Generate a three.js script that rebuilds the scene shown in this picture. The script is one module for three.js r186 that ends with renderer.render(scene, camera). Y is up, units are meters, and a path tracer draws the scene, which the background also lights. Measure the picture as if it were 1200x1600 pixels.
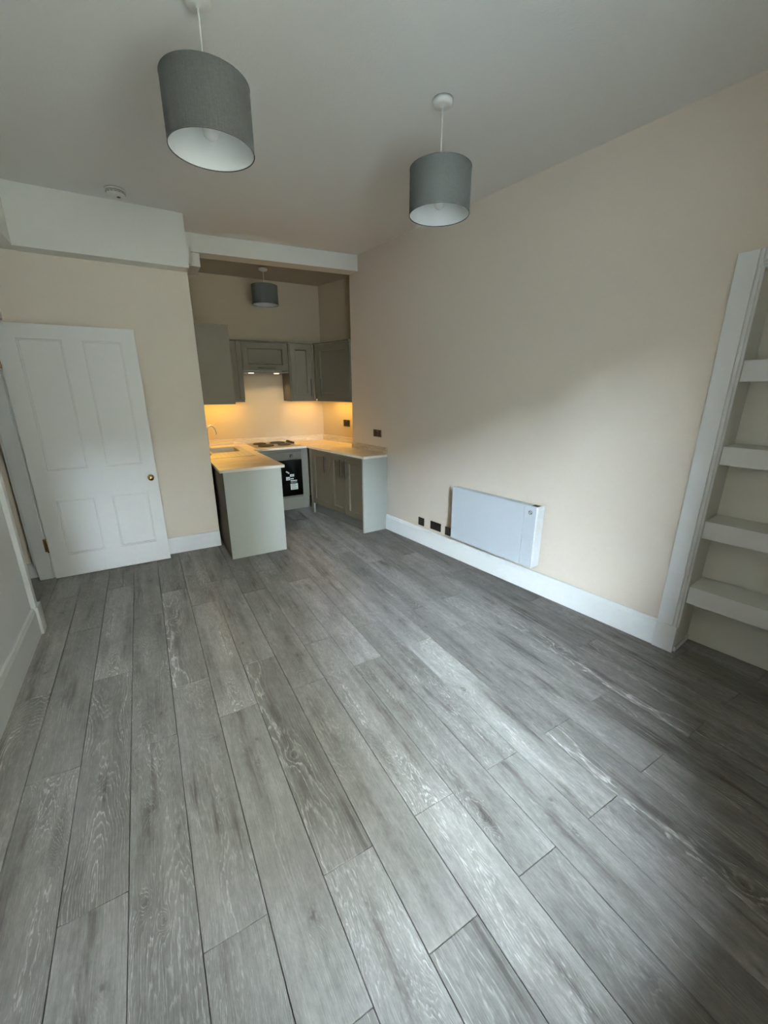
import * as THREE from 'three';
import { mergeGeometries } from 'three/addons/utils/BufferGeometryUtils.js';
import { RoundedBoxGeometry } from 'three/addons/geometries/RoundedBoxGeometry.js';
import { RectAreaLightUniformsLib } from 'three/addons/lights/RectAreaLightUniformsLib.js';

// ---------------------------------------------------------------- camera, sky, exposure
RectAreaLightUniformsLib.init();
const rad = THREE.MathUtils.degToRad;
const scene = new THREE.Scene();
const camera = new THREE.PerspectiveCamera(103.1, 0.75, 0.02, 200);
camera.position.set(0, 1.6, 0);
camera.rotation.order = 'YXZ';
camera.rotation.set(rad(-16.887), rad(-30.14), 0);
scene.add(camera);

scene.background = new THREE.Color(0.765, 0.91, 1.0);           // evenly overcast sky
scene.backgroundIntensity = 172;
const EXPOSURE = 1.34;
const WARM = new THREE.Color(1.0, 0.58, 0.12);                  // under-cabinet strips
const SPOT = new THREE.Color(1.0, 0.76, 0.42);                  // cooker hood lamps
const STRIP_POWER = 78, SPOT_POWER = 0.46;

const renderer = new THREE.WebGLRenderer({ antialias: true });
renderer.toneMapping = THREE.LinearToneMapping;
renderer.toneMappingExposure = EXPOSURE;
renderer.shadowMap.enabled = true;

// ---------------------------------------------------------------- random and noise
function rng(seed) { let a = seed >>> 0; return () => { a = (a + 0x6D2B79F5) | 0; let t = Math.imul(a ^ (a >>> 15), 1 | a); t = (t + Math.imul(t ^ (t >>> 7), 61 | t)) ^ t; return ((t ^ (t >>> 14)) >>> 0) / 4294967296; }; }
const NT = new Float32Array(65536); { const r = rng(7); for (let i = 0; i < 65536; i++) NT[i] = r() * 2 - 1; }
function noise(x, y) {
  const xi = Math.floor(x), yi = Math.floor(y); let fx = x - xi, fy = y - yi;
  fx = fx * fx * (3 - 2 * fx); fy = fy * fy * (3 - 2 * fy);
  const a = (xi & 255), b = ((xi + 1) & 255), c = (yi & 255) << 8, d = ((yi + 1) & 255) << 8;
  const p = NT[a | c], q = NT[b | c], s = NT[a | d], t = NT[b | d];
  return (p + (q - p) * fx) * (1 - fy) + (s + (t - s) * fx) * fy;
}
const fbm = (x, y) => noise(x, y) * 0.55 + noise(x * 2.1 + 17, y * 2.1 + 5) * 0.3 + noise(x * 4.3 + 31, y * 4.3 + 11) * 0.15;
const sstep = (a, b, x) => { const t = Math.min(1, Math.max(0, (x - a) / (b - a))); return t * t * (3 - 2 * t); };

function dataTex(w, h, fill, srgb = true, filter = true) {
  const d = new Uint8Array(w * h * 4);
  fill(d, w, h);
  const t = new THREE.DataTexture(d, w, h, THREE.RGBAFormat);
  t.wrapS = t.wrapT = THREE.RepeatWrapping;
  t.magFilter = THREE.LinearFilter; t.minFilter = THREE.LinearMipmapLinearFilter; t.generateMipmaps = true;
  if (srgb) t.colorSpace = THREE.SRGBColorSpace;
  t.needsUpdate = true;
  return t;
}

// ---------------------------------------------------------------- wood-effect laminate: eight boards to an atlas
const PW = 0.1923, PL = 1.2785;
function boardAtlas(seed) {
  const W = 2048, H = 2048, SW = 256;
  const height = new Uint8Array(W * H * 4);
  const r = rng(seed);
  const strips = [];
  for (let s = 0; s < 8; s++) {
    const lime = [0.9, 0.5, 0.8, 0.4, 0.85, 0.6, 0.45, 0.7][s] * (0.8 + 0.4 * r());
    const knots = [];
    const nk = Math.floor(r() * 3.6);
    for (let k = 0; k < nk; k++) knots.push([0.03 + r() * 0.13, 0.1 + r() * 1.08, 0.006 + 0.010 * r(), 0.4 + 0.6 * r()]);
    const smudge = [];
    const ns = 3 + Math.floor(r() * 4);
    for (let k = 0; k < ns; k++) smudge.push([0.02 + r() * 0.15, r() * PL, 0.012 + 0.02 * r(), 0.06 + 0.20 * r(), 0.26 + 0.40 * r()]);
    strips.push({ lime, knots, smudge, c: 0.03 + 0.13 * r(), d0: 0.03 + 0.06 * r(), slope: (r() < 0.5 ? -1 : 1) * (0.01 + 0.05 * r()), f: [150, 190, 340, 230, 140, 300, 200, 260][s] * (0.85 + 0.3 * r()), o: r() * 200, tone: (r() - 0.5) * 20, zig: 0.4 + r() });
  }
  const colour = dataTex(W, H, (d) => {
    for (let s = 0; s < 8; s++) {
      const S = strips[s];
      for (let y = 0; y < H; y++) {
        const v = (y + 0.5) / H * PL;
        const drift = noise(v * 2.2 + S.o, 3.3) * 0.022 + noise(v * 7 + S.o, 8.1) * 0.006;
        const depth = S.d0 + S.slope * v + noise(v * 2.7 + S.o, 51.7) * 0.030;
        for (let x = 0; x < SW; x++) {
          const u = (x + 0.5) / SW * PW;
          const dx = u - S.c - drift;
          let rr = Math.sqrt(dx * dx * 0.55 + depth * depth);
          // jagged fibre edge on the growth rings
          rr += noise(u * 430 + 7, v * 55 + S.o) * 0.0007 + noise(u * 210 + S.o, v * 26) * 0.0012 * S.zig + noise(u * 90 + S.o, v * 12 + 9) * 0.0022 + noise(u * 26, v * 5 + S.o) * 0.006;
          let dark = 0, eye = 0;
          for (const k of S.knots) {
            const ku = (u - k[0]), kv = (v - k[1]) * 0.55, q = Math.sqrt(ku * ku + kv * kv);
            if (q < k[2] * 6) {
              const g = Math.exp(-(q * q) / (k[2] * k[2] * 4));
              rr += g * 0.022 * k[3];
              dark += Math.exp(-(q * q) / (k[2] * k[2] * 1.2)) * 0.55 * k[3] * (0.6 + 0.6 * noise(u * 160, v * 120));
              eye += q < k[2] * 0.5 ? 0.35 * k[3] : 0;
            }
          }
          for (const k of S.smudge) {
            const ku = (u - k[0]) / k[2], kv = (v - k[1]) / k[3], q = ku * ku + kv * kv;
            if (q < 6) dark += Math.exp(-q) * k[4] * (0.6 + 0.45 * noise(u * 70 + S.o, v * 14) + 0.5 * noise(u * 190 + S.o, v * 6));
          }
          const ring = rr * S.f, t = ring - Math.floor(ring);
          const id = Math.floor(ring) & 255;
          const strong = 0.25 + 0.75 * Math.abs(NT[(id * 57 + s * 911) & 65535]);
          let line = (sstep(0.58, 0.86, t) * (1 - sstep(0.92, 1.0, t))) * strong;
          const patch = sstep(-0.35, 0.4, fbm(u * 14 + S.o, v * 2.6 + 7));
          line *= S.lime * (0.25 + 0.95 * patch) * (0.75 + 0.5 * noise(u * 300, v * 60));
          const fibre = noise(u * 1100 + S.o, v * 16) * 0.6 + noise(u * 480, v * 7 + S.o) * 0.4;
          const grain = noise(u * 2600, v * 240) * 0.5;
          const broad = fbm(u * 22 + S.o, v * 1.7) * 13 + fbm(u * 9 + S.o, v * 6) * 9;
          const mott = (noise(u * 95 + S.o, v * 38) * 0.6 + noise(u * 230, v * 95 + S.o) * 0.4) * 11;
          const fleck = Math.max(0, noise(u * 420 + S.o, v * 40) - 0.55) * 60 * patch;
          let g = 137 + S.tone * 0.8 + broad * 1.6 + fibre * 14 + grain * 13 + mott * 1.15 + line * 72 + fleck - dark * 82 - eye * 34 - (1 - t) * S.lime * 7;
          g = Math.max(34, Math.min(226, g));
          const warm = (dark * 3 + 1.2) * (1 - line);
          const i = (y * W + s * SW + x) * 4;
          d[i] = g + warm; d[i + 1] = g; d[i + 2] = g - 2.2 - warm * 0.4; d[i + 3] = 255;
          const hgt = 128 + line * 70 + fibre * 22 + grain * 14 - dark * 40;
          height[i] = height[i + 1] = height[i + 2] = Math.max(0, Math.min(255, hgt)); height[i + 3] = 255;
        }
      }
    }
  });
  const bump = dataTex(W, H, (d) => d.set(height), false);
  return { colour, bump };
}

// ---------------------------------------------------------------- materials
const std = (color, roughness = 0.6, extra = {}) => new THREE.MeshStandardMaterial({ color, roughness, ...extra });
const rollerBump = dataTex(512, 512, (d, w, h) => {
  for (let y = 0; y < h; y++) for (let x = 0; x < w; x++) {
    const wrap = (sx, sy) => { const a = x / w, b = y / h; return noise(a * sx, b * sy) * (1 - a) * (1 - b) + noise(a * sx + sx * 3 - sx, b * sy) * 0 + noise((a - 1) * sx, b * sy) * a * (1 - b) + noise(a * sx, (b - 1) * sy) * (1 - a) * b + noise((a - 1) * sx, (b - 1) * sy) * a * b; };
    const v = 128 + 70 * wrap(60, 60) + 50 * wrap(120, 120);
    const i = (y * w + x) * 4; d[i] = d[i + 1] = d[i + 2] = Math.max(0, Math.min(255, v)); d[i + 3] = 255;
  }
}, false);
function painted(color, rough = 0.9, bump = 0.0006, rep = 2.5) {
  const t = rollerBump.clone(); t.repeat.set(rep, rep); t.needsUpdate = true;
  return std(color, rough, { bumpMap: t, bumpScale: bump });
}
const M = {
  wall: painted(0xddd3c6), wallLeft: painted(0xe2e5e8), wallKitchenShaded: painted(0xab9d86), ceilKitchenShaded: painted(0x9d9280), ceiling: painted(0xf1f3f1, 0.92, 0.0008, 2.0), box: painted(0xf1f2ed),  // kitchen wall and ceiling paints darkened to carry the recess shade in colour
  alcove: painted(0xf0f1ea, 0.85, 0.0004), trim: std(0xeceff0, 0.38), door: painted(0xe8e9e8, 0.42, 0.00025, 1.6),
  unit: std(0x474133, 0.8), unitHalfShaded: std(0x5b5950, 0.8), unitLit: std(0x9a9d97, 0.78), plinth: std(0x4a4a45, 0.55), dark: std(0x161514, 0.6),  // one cabinet paint in lighter and darker tones; kitchen shade is in the colour
  handle: std(0x090807, 0.45), steel: std(0xb9b6ae, 0.28, { metalness: 0.95 }), steelSoft: std(0xa7a49c, 0.42, { metalness: 0.85 }),
  ventGrey: std(0xa4a5a0, 0.6), steelDark: std(0x4f4d47, 0.45, { metalness: 0.7 }),
  bronze: std(0x3a352e, 0.42, { metalness: 0.75 }), bronzeDark: std(0x171513, 0.5), brass: std(0xc8a468, 0.22, { metalness: 0.95 }), oldBrass: std(0x6a5232, 0.5, { metalness: 0.7 }),
  heater: std(0xc4ccd4, 0.35), plastic: std(0xe3e4e0, 0.42), blackGlass: new THREE.MeshPhysicalMaterial({ color: 0x040505, roughness: 0.12, specularIntensity: 0.5 }),
  iron: std(0x151413, 0.65), paper: std(0xa2a5a4, 0.7), glass: new THREE.MeshPhysicalMaterial({ color: 0xffffff, roughness: 0.02, transmission: 1, thickness: 0, ior: 1.45 }),
  lining: std(0xe9ecec, 0.75, { side: THREE.DoubleSide }), subfloor: std(0x0e0d0c, 0.95), render: painted(0xeeeeea, 0.9, 0.002, 0.6), sandstone: painted(0xb0a797, 0.95, 0.002, 0.6), bounceStreet: painted(0xe2e2e0, 0.95, 0.002, 0.6), slate: std(0x3c4046, 0.8), paleFloor: std(0x8d8a86, 0.8),  // facade and street colours kept near white to bounce daylight indoors
};
const weave = dataTex(256, 256, (d, w, h) => {
  for (let y = 0; y < h; y++) for (let x = 0; x < w; x++) {
    const a = Math.sin(x / w * Math.PI * 2 * 64), b = Math.sin(y / h * Math.PI * 2 * 64);
    const v = 200 + 22 * a * b + 26 * noise(x * 0.35, y * 0.05) + 20 * noise(x * 0.06, y * 0.4);
    const i = (y * w + x) * 4; d[i] = d[i + 1] = d[i + 2] = Math.max(0, Math.min(255, v)); d[i + 3] = 255;
  }
});
weave.repeat.set(9, 2);
M.shade = std(0x33342f, 0.85, { map: weave, bumpMap: weave, bumpScale: 0.0006 });
const oakTex = dataTex(1024, 512, (d, w, h) => {
  for (let y = 0; y < h; y++) for (let x = 0; x < w; x++) {
    const u = x / w, v = y / h;
    const n = fbm(u * 5, v * 42) * 18 + noise(u * 22, v * 170) * 9 + noise(u * 3, v * 9) * 10;
    const k = Math.sin((v * 26 + noise(u * 3, v * 5) * 2.2) * 6.283) * 4;
    const i = (y * w + x) * 4; d[i] = 186 + n + k; d[i + 1] = 172 + n + k; d[i + 2] = 152 + n * 0.95 + k; d[i + 3] = 255;
  }
});
M.worktop = std(0xffffff, 0.42, { map: oakTex });
M.worktopEdge = std(0xcfcabf, 0.5);

// ---------------------------------------------------------------- geometry helpers
function clean(g) { const q = g.index ? g.toNonIndexed() : g; for (const k of Object.keys(q.attributes)) if (!['position', 'normal', 'uv'].includes(k)) q.deleteAttribute(k); q.morphAttributes = {}; return q; }
function uvm(g) {   // uv in metres from the dominant direction of each face
  const p = g.attributes.position, n = g.attributes.normal, uv = new Float32Array(p.count * 2);
  for (let i = 0; i < p.count; i++) {
    const ax = Math.abs(n.getX(i)), ay = Math.abs(n.getY(i)), az = Math.abs(n.getZ(i));
    const x = p.getX(i), y = p.getY(i), z = p.getZ(i);
    if (ay >= ax && ay >= az) { uv[2 * i] = x; uv[2 * i + 1] = z; } else if (ax >= az) { uv[2 * i] = z; uv[2 * i + 1] = y; } else { uv[2 * i] = x; uv[2 * i + 1] = y; }
  }
  g.setAttribute('uv', new THREE.BufferAttribute(uv, 2)); return g;
}
// box from corner to corner
function bx(x0, y0, z0, x1, y1, z1, r = 0) {
  const w = x1 - x0, h = y1 - y0, d = z1 - z0;
  const g = r > 0 ? clean(new RoundedBoxGeometry(w, h, d, 2, Math.min(r, w / 2.01, h / 2.01, d / 2.01))) : clean(new THREE.BoxGeometry(w, h, d));
  g.translate((x0 + x1) / 2, (y0 + y1) / 2, (z0 + z1) / 2); return uvm(g);
}
// upright prism over a plan outline [[x, z], ...], holes likewise
function prism(pts, y0, y1, holes = [], bevel = 0) {
  const s = new THREE.Shape(pts.map(([x, z]) => new THREE.Vector2(x, -z)));
  for (const h of holes) s.holes.push(new THREE.Path(h.map(([x, z]) => new THREE.Vector2(x, -z))));
  const g = clean(new THREE.ExtrudeGeometry(s, { depth: y1 - y0 - 2 * bevel, bevelEnabled: bevel > 0, bevelSize: bevel, bevelThickness: bevel, bevelOffset: -bevel, bevelSegments: 2, curveSegments: 12 }));
  g.rotateX(-Math.PI / 2); g.translate(0, y0 + bevel, 0); return uvm(g);
}
// plate standing in the xy plane, outline [[x, y], ...], from z0 forward by depth
function plate(pts, z0, depth, holes = [], bevel = 0) {
  const s = new THREE.Shape(pts.map(([x, y]) => new THREE.Vector2(x, y)));
  for (const h of holes) s.holes.push(new THREE.Path(h.map(([x, y]) => new THREE.Vector2(x, y))));
  const g = clean(new THREE.ExtrudeGeometry(s, { depth: depth - 2 * bevel, bevelEnabled: bevel > 0, bevelSize: bevel, bevelThickness: bevel, bevelOffset: -bevel, bevelSegments: 2, curveSegments: 16 }));
  g.translate(0, 0, z0 + bevel); return uvm(g);
}
const rect = (x0, y0, x1, y1) => [[x0, y0], [x1, y0], [x1, y1], [x0, y1]];
function rod(a, b, r, seg = 12) {
  const A = new THREE.Vector3(...a), B = new THREE.Vector3(...b), d = B.clone().sub(A), g = clean(new THREE.CylinderGeometry(r, r, d.length(), seg));
  g.applyQuaternion(new THREE.Quaternion().setFromUnitVectors(new THREE.Vector3(0, 1, 0), d.clone().normalize())); g.translate(...A.add(B).multiplyScalar(0.5).toArray()); return g;
}
function lathe(pts, seg = 48) { return clean(new THREE.LatheGeometry(pts.map(([r, y]) => new THREE.Vector2(r, y)), seg)); }
const disc = (r, h, seg = 32) => clean(new THREE.CylinderGeometry(r, r, h, seg));
function at(g, x, y, z, rx = 0, ry = 0, rz = 0) { if (rx) g.rotateX(rx); if (ry) g.rotateY(ry); if (rz) g.rotateZ(rz); g.translate(x, y, z); return g; }
function tube(pts, r, seg = 40, rs = 10) { return clean(new THREE.TubeGeometry(new THREE.CatmullRomCurve3(pts.map((p) => new THREE.Vector3(...p))), seg, r, rs, false)); }

// ---------------------------------------------------------------- naming helpers
const counts = {};
function numbered(n) { const k = counts[n] = (counts[n] ?? -1) + 1; return k ? n + '_' + String(k).padStart(3, '0') : n; }
function put(parent, name, geos, mat, label) {
  const g = Array.isArray(geos) ? (geos.length > 1 ? mergeGeometries(geos.map((q) => { const c = clean(q); if (!c.attributes.uv) uvm(c); return c; })) : geos[0]) : geos;
  const m = new THREE.Mesh(g, mat); m.castShadow = m.receiveShadow = true;
  m.name = parent === scene ? numbered(name) : name;
  if (label) m.userData.label = label;
  parent.add(m); return m;
}
function tag(o, label, category, group, kind) { o.userData.label = label; if (category) o.userData.category = category; if (group) o.userData.group = group; if (kind) o.userData.kind = kind; return o; }
function thing(name, label, category, [x, y, z] = [0, 0, 0], turn = 0, group, kind) {
  const o = new THREE.Group(); o.name = numbered(name); o.position.set(x, y, z); o.rotation.y = turn; scene.add(o); return tag(o, label, category, group, kind);
}
const struct = (name, geos, mat, label) => tag(put(scene, name, geos, mat), label, undefined, undefined, 'structure');
// turn for a local frame whose +x runs along (tx, tz) and whose +z faces out of the wall
const turnOf = (tx, tz) => Math.atan2(-tz, tx);

// ---------------------------------------------------------------- plan of the room (metres; plank direction is z)
const CEIL = 2.985, KCEIL = 2.9, LX = -0.825, BZ = -4.39, FZ = 0.09;
const RX = (z) => 2.34021 + (z + 3.94982) * 0.12311;            // right wall line
const RT = [0.12219, 0.99251], RTURN = turnOf(...RT);
const rw = (z, y = 0, off = 0) => [RX(z) - RT[1] * off, y, z + RT[0] * off];   // a point on the right wall, off metres into the room
const REND = -4.66;                                              // where the right wall stops at the kitchen
const AW = [[2.27, -5.66], [2.52, REND]];                        // right wall of the kitchen recess
const KB = [[0.533, -5.73], [2.27, -5.66]];                      // back wall of the kitchen
const ALC = [-1.0, -0.16], ALCTOP = 2.165, ALCD = 0.235;           // shelved alcove in the right wall
const off = (z, o) => [RX(z) + RT[1] * o, z - RT[0] * o];        // plan point o metres behind the right wall face

// ---------------------------------------------------------------- floor of separate boards
{
  const floor = thing('floor', 'grey limed-oak effect laminate floor of long boards laid towards the kitchen', undefined, [0, 0, 0], 0, null, 'structure');
  put(floor, 'underlay', bx(-2.3, -0.06, -6.0, 3.4, -0.014, 0.7), M.subfloor);
  const atlases = [boardAtlas(11), boardAtlas(29), boardAtlas(47)];
  const mats = atlases.map((a) => [0xd8d7d7, 0xcbcac9, 0xbebdbc].map((c) => std(c, 0.46, { map: a.colour, bumpMap: a.bump, bumpScale: 0.00035 })));
  const r = rng(83);
  const JOINTS = { '-6': -2.511, '-5': -1.883, '-4': -2.508, '-3': -1.864, '-2': -2.214, '-1': -1.867, 0: -2.224, 1: -1.877, 2: -2.235, 3: -1.885, 4: -2.242, 5: -1.887, 6: -2.249, 7: -1.897, 8: -2.266, 9: -1.89, 10: -1.323, 11: -1.894 };
  function board(x0, x1, z0, z1, zs, atlasStrip, flip) {   // chamfered slab, uv along the board
    const c = 0.0012, y = 0, yb = -0.012;
    const P = [], U = [];
    const uvOf = (x, z) => { let u = (x - rowX) / PW, v = (z - zs) / PL; if (flip & 1) u = 1 - u; if (flip & 2) v = 1 - v; return [(atlasStrip + 0.01 + Math.min(1, Math.max(0, u)) * 0.98) / 8, 0.002 + Math.min(1, Math.max(0, v)) * 0.996]; };
    const rowX = x0 - 0.0011;
    const quad = (a, b, d, e) => { for (const p of [a, b, d, a, d, e]) { P.push(...p); U.push(...uvOf(p[0], p[2])); } };
    const T = [[x0 + c, y, z0 + c], [x1 - c, y, z0 + c], [x1 - c, y, z1 - c], [x0 + c, y, z1 - c]], E = [[x0, y - c, z0], [x1, y - c, z0], [x1, y - c, z1], [x0, y - c, z1]], B = E.map((p) => [p[0], yb, p[2]]);
    quad(T[3], T[2], T[1], T[0]);
    for (let i = 0; i < 4; i++) { const j = (i + 1) % 4; quad(T[i], T[j], E[j], E[i]); quad(E[i], E[j], B[j], B[i]); }
    const g = new THREE.BufferGeometry();
    g.setAttribute('position', new THREE.Float32BufferAttribute(P, 3)); g.setAttribute('uv', new THREE.Float32BufferAttribute(U, 2)); g.computeVertexNormals();
    return g;
  }
  let last = -1;
  for (let k = -9; k <= 14; k++) {
    const x0 = 0.3085 + PW * k + 0.0011, x1 = 0.3085 + PW * (k + 1) - 0.0011, xm = (x0 + x1) / 2;
    const j = JOINTS[k] ?? ((k & 1) ? -1.885 : -2.235);
    for (let n = -4; n <= 3; n++) {
      const zs = j + n * PL; let z0 = zs + 0.0013, z1 = zs + PL - 0.0013;
      let lo, hi = 0.34;
      if (x1 < LX - 0.02) { lo = -4.5; hi = -3.2; if (xm < -2.2) continue; } else if (xm < 0.45) lo = -4.41; else lo = -5.7;
      if (x1 > 2.28) lo = Math.max(lo, (xm - 0.24 - 2.34021) / 0.12311 - 3.94982);
      if (xm > 2.75) lo = Math.max(lo, -1.02);
      z0 = Math.max(z0, lo); z1 = Math.min(z1, hi);
      if (z1 - z0 < 0.02) continue;
      let a; do { a = Math.floor(r() * 24); } while (a === last); last = a;
      const g = board(x0, x1, z0, z1, zs, a % 8, Math.floor(r() * 4));
      put(floor, 'plank', g, mats[Math.floor(a / 8)][Math.floor(r() * 3)]);
    }
  }
}

// ---------------------------------------------------------------- walls, ceiling, beam
// right wall, with the shelved alcove cut into it
struct('wall_right', [
  prism([[RX(REND), REND], [RX(-1.0), -1.0], off(-1.0, 0.45), [3.2, -4.2], [2.52, REND], ], 0, CEIL + 0.02),
  prism([[RX(-1.0), -1.0], [RX(ALC[1]), ALC[1]], off(ALC[1], 0.45), off(-1.0, 0.45)], ALCTOP, CEIL + 0.02),
  prism([[RX(ALC[1]), ALC[1]], [RX(FZ + 0.5), FZ + 0.5], off(FZ + 0.5, 0.45), off(ALC[1], 0.45)], 0, CEIL + 0.02),
], M.wall, 'long beige painted wall on the right with heater and sockets');
struct('wall_alcove', [
  prism([off(-1.0, ALCD), off(ALC[1], ALCD), off(ALC[1], 0.45), off(-1.0, 0.45)], 0, ALCTOP),
  prism([off(-1.0, 0.001), off(-1.0, ALCD), off(-0.996, ALCD), off(-0.996, 0.001)], 0, ALCTOP - 0.001),
  prism([off(ALC[1] - 0.004, 0.001), off(ALC[1] - 0.004, ALCD), off(ALC[1], ALCD), off(ALC[1], 0.001)], 0, ALCTOP - 0.001),
  prism([off(-0.996, 0.001), off(-0.996, ALCD), off(ALC[1] - 0.004, ALCD), off(ALC[1] - 0.004, 0.001)], ALCTOP - 0.006, ALCTOP - 0.001),
], M.alcove, 'pale painted lining of the shelved alcove in the right wall');
struct('wall_back', [bx(-2.4, 0, BZ - 0.13, 0.533, CEIL + 0.02, BZ)], M.wall, 'beige wall behind the open door');
struct('wall_kitchen_left', [bx(0.40, 0, -5.9, 0.533, CEIL + 0.02, BZ - 0.13)], M.wallKitchenShaded, 'left wall of the kitchen recess');
struct('wall_kitchen_back', [prism([KB[0], [2.30, -5.6588], [2.30, -5.9], [0.40, -5.9], [0.40, -5.735]], 0, CEIL + 0.02)], M.wallKitchenShaded, 'back wall of the kitchen recess above the hob');
struct('wall_kitchen_right', [prism([AW[0], AW[1], [3.2, -4.2], [3.2, -5.9], [2.30, -5.9]], 0, CEIL + 0.02)], M.wallKitchenShaded, 'right wall of the kitchen recess');
struct('wall_left', [
  bx(LX - 0.15, 0, -3.25, LX, CEIL + 0.02, FZ + 0.5), bx(LX - 0.15, 2.11, -4.36, LX, CEIL + 0.02, -3.25),
  bx(LX - 0.15, 0, BZ, LX, CEIL + 0.02, -4.31),
], M.wallLeft, 'pale painted wall on the left with the doorway');
// hallway beyond the doorway
struct('wall_hallway', [bx(-2.3, -0.05, -4.5, -2.2, 2.6, -2.6), bx(-2.2, -0.05, -2.7, LX - 0.15, 2.6, -2.6), bx(-2.3, 2.5, -4.5, LX - 0.15, 2.6, -2.6)], M.wall, 'hallway walls beyond the open doorway');
struct('ceiling', [bx(-2.4, CEIL, -4.8, 3.4, CEIL + 0.15, FZ + 0.6)], M.ceiling, 'flat white painted ceiling of the living area');
struct('ceiling_kitchen', [bx(0.3, KCEIL, -5.95, 3.2, KCEIL + 0.12, -4.72)], M.ceilKitchenShaded, 'lower painted ceiling over the kitchen recess');
struct('beam', [prism([[0.50, -4.69], [RX(-4.49) + 0.02, -4.49], [RX(-4.67) + 0.02, -4.675], [0.50, -4.875]], 2.83, CEIL + 0.01)], M.box, 'white painted beam across the top of the kitchen opening');
struct('beam_bulkhead', [bx(-0.63, 2.585, -4.45, 0.533, CEIL + 0.01, -4.23)], M.box, 'white boxed bulkhead above the open door');
struct('beam_bulkhead', [bx(-0.84, 2.59, -4.40, -0.63, CEIL + 0.01, 0.1)], M.box, 'boxed bulkhead running along the top of the left wall');
struct('beam_boxing', [bx(0.50, 2.714, -5.06, 0.694, 2.835, -4.695), at(disc(0.028, 0.145, 20), 0.585, 2.79, -4.665)], M.box, 'short boxed step with rounded pipe casing under the left end of the beam');
// window wall behind the camera
const WINS = [[0.335, 1.045, 0.765, 2.435], [-0.70, -0.40, 1.02, 1.78]], WD = 0.46;  // second opening is added only to bring in fill light
struct('wall_front', [
  bx(-1.0, -0.05, FZ, WINS[1][0], CEIL + 0.05, FZ + WD), bx(WINS[1][1], -0.05, FZ, WINS[0][0], CEIL + 0.05, FZ + WD), bx(WINS[0][1], -0.05, FZ, 3.45, CEIL + 0.05, FZ + WD),
  ...WINS.flatMap(([x0, x1, WY0, WY1]) => [bx(x0, WY1, FZ, x1, CEIL + 0.05, FZ + WD), bx(x0, -0.05, FZ, x1, WY0, FZ + WD)]),
], M.wall, 'window wall behind the camera');
WINS.forEach(([x0, x1, WY0, WY1], i) => {
  const w = thing('window_' + (i + 1), i ? 'small added window for fill light behind the camera, near the left wall' : 'tall white sash window behind the camera, towards the alcove', undefined, [0, 0, 0], 0, null, 'structure');
  const sheet = (a, y0, b, y1, z) => clean(new THREE.PlaneGeometry(b - a, y1 - y0)).translate((a + b) / 2, (y0 + y1) / 2, z);
  const z0 = FZ + WD - 0.07, z1 = z0 + 0.05, mid = (WY0 + WY1) / 2;
  put(w, 'window_frame', [plate(rect(x0, WY0, x1, WY1), z0, 0.06, [rect(x0 + 0.03, WY0 + 0.03, x1 - 0.03, WY1 - 0.03)], 0.003), bx(x0 + 0.03, mid - 0.02, z0 + 0.005, x1 - 0.03, mid + 0.02, z1, 0.003)], M.trim);
  put(w, 'pane', sheet(x0 + 0.03, WY0 + 0.03, x1 - 0.03, mid - 0.02, z0 + 0.03), M.glass);
  put(w, 'pane', sheet(x0 + 0.03, mid + 0.02, x1 - 0.03, WY1 - 0.03, z0 + 0.03), M.glass);
  put(w, 'window_sill', bx(x0 - 0.04, WY0 - 0.03, FZ - 0.03, x1 + 0.04, WY0 + 0.001, z0 + 0.01, 0.006), M.trim);
});
// unseen street outside; its buildings are shaped to block and bounce daylight
struct('bounce_ledge', [bx(-1.0, 0.60, FZ + WD, 1.9, 0.70, FZ + WD + 1.1, 0.01)], M.render, 'added pale slab outside the windows that bounces daylight in');  // added as a reflector, sends daylight up to the ceiling
struct('street', [bx(-40, -4.3, FZ + WD, 40, -4.2, 50)], M.bounceStreet, 'street outside the window');
{
  const b = thing('light_shaping_tenement', 'unseen tall stone building shaped to block skylight, across the street to the right outside the window', 'building', [0, -4.2, 9], 0, null, 'structure');  // unseen massing placed to block skylight from ahead and right
  put(b, 'facade', bx(-0.35, 8.1, 0, 30, 17.6, 6), M.sandstone);
  put(b, 'ground_storey', bx(-0.35, 0, -0.05, 30, 8.1, 6), M.sandstone);
  put(b, 'roof', bx(-0.5, 17.6, -0.2, 30, 18.1, 6), M.slate);
  const c = thing('light_shaping_terrace', 'unseen low building shaped to trim skylight, across the street to the left outside the window', 'building', [0, -4.2, 30], 0, null, 'structure');  // unseen massing, heights set by how much light they let past
  put(c, 'facade', bx(-50, 0, 0, -25, 14.4, 6), M.render);
  put(c, 'light_cutting_block', bx(-24.99, 0, 0, -9, 16.0, 6), M.render);  // taller block added to cut the light on the right wall
  put(c, 'roof', bx(-50, 14.4, -0.2, -25, 14.7, 6), M.slate);
  put(c, 'wing', bx(-8.99, 0, 0.1, 4, 9.0, 6), M.render);  // kept low so skylight reaches the door
}

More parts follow.
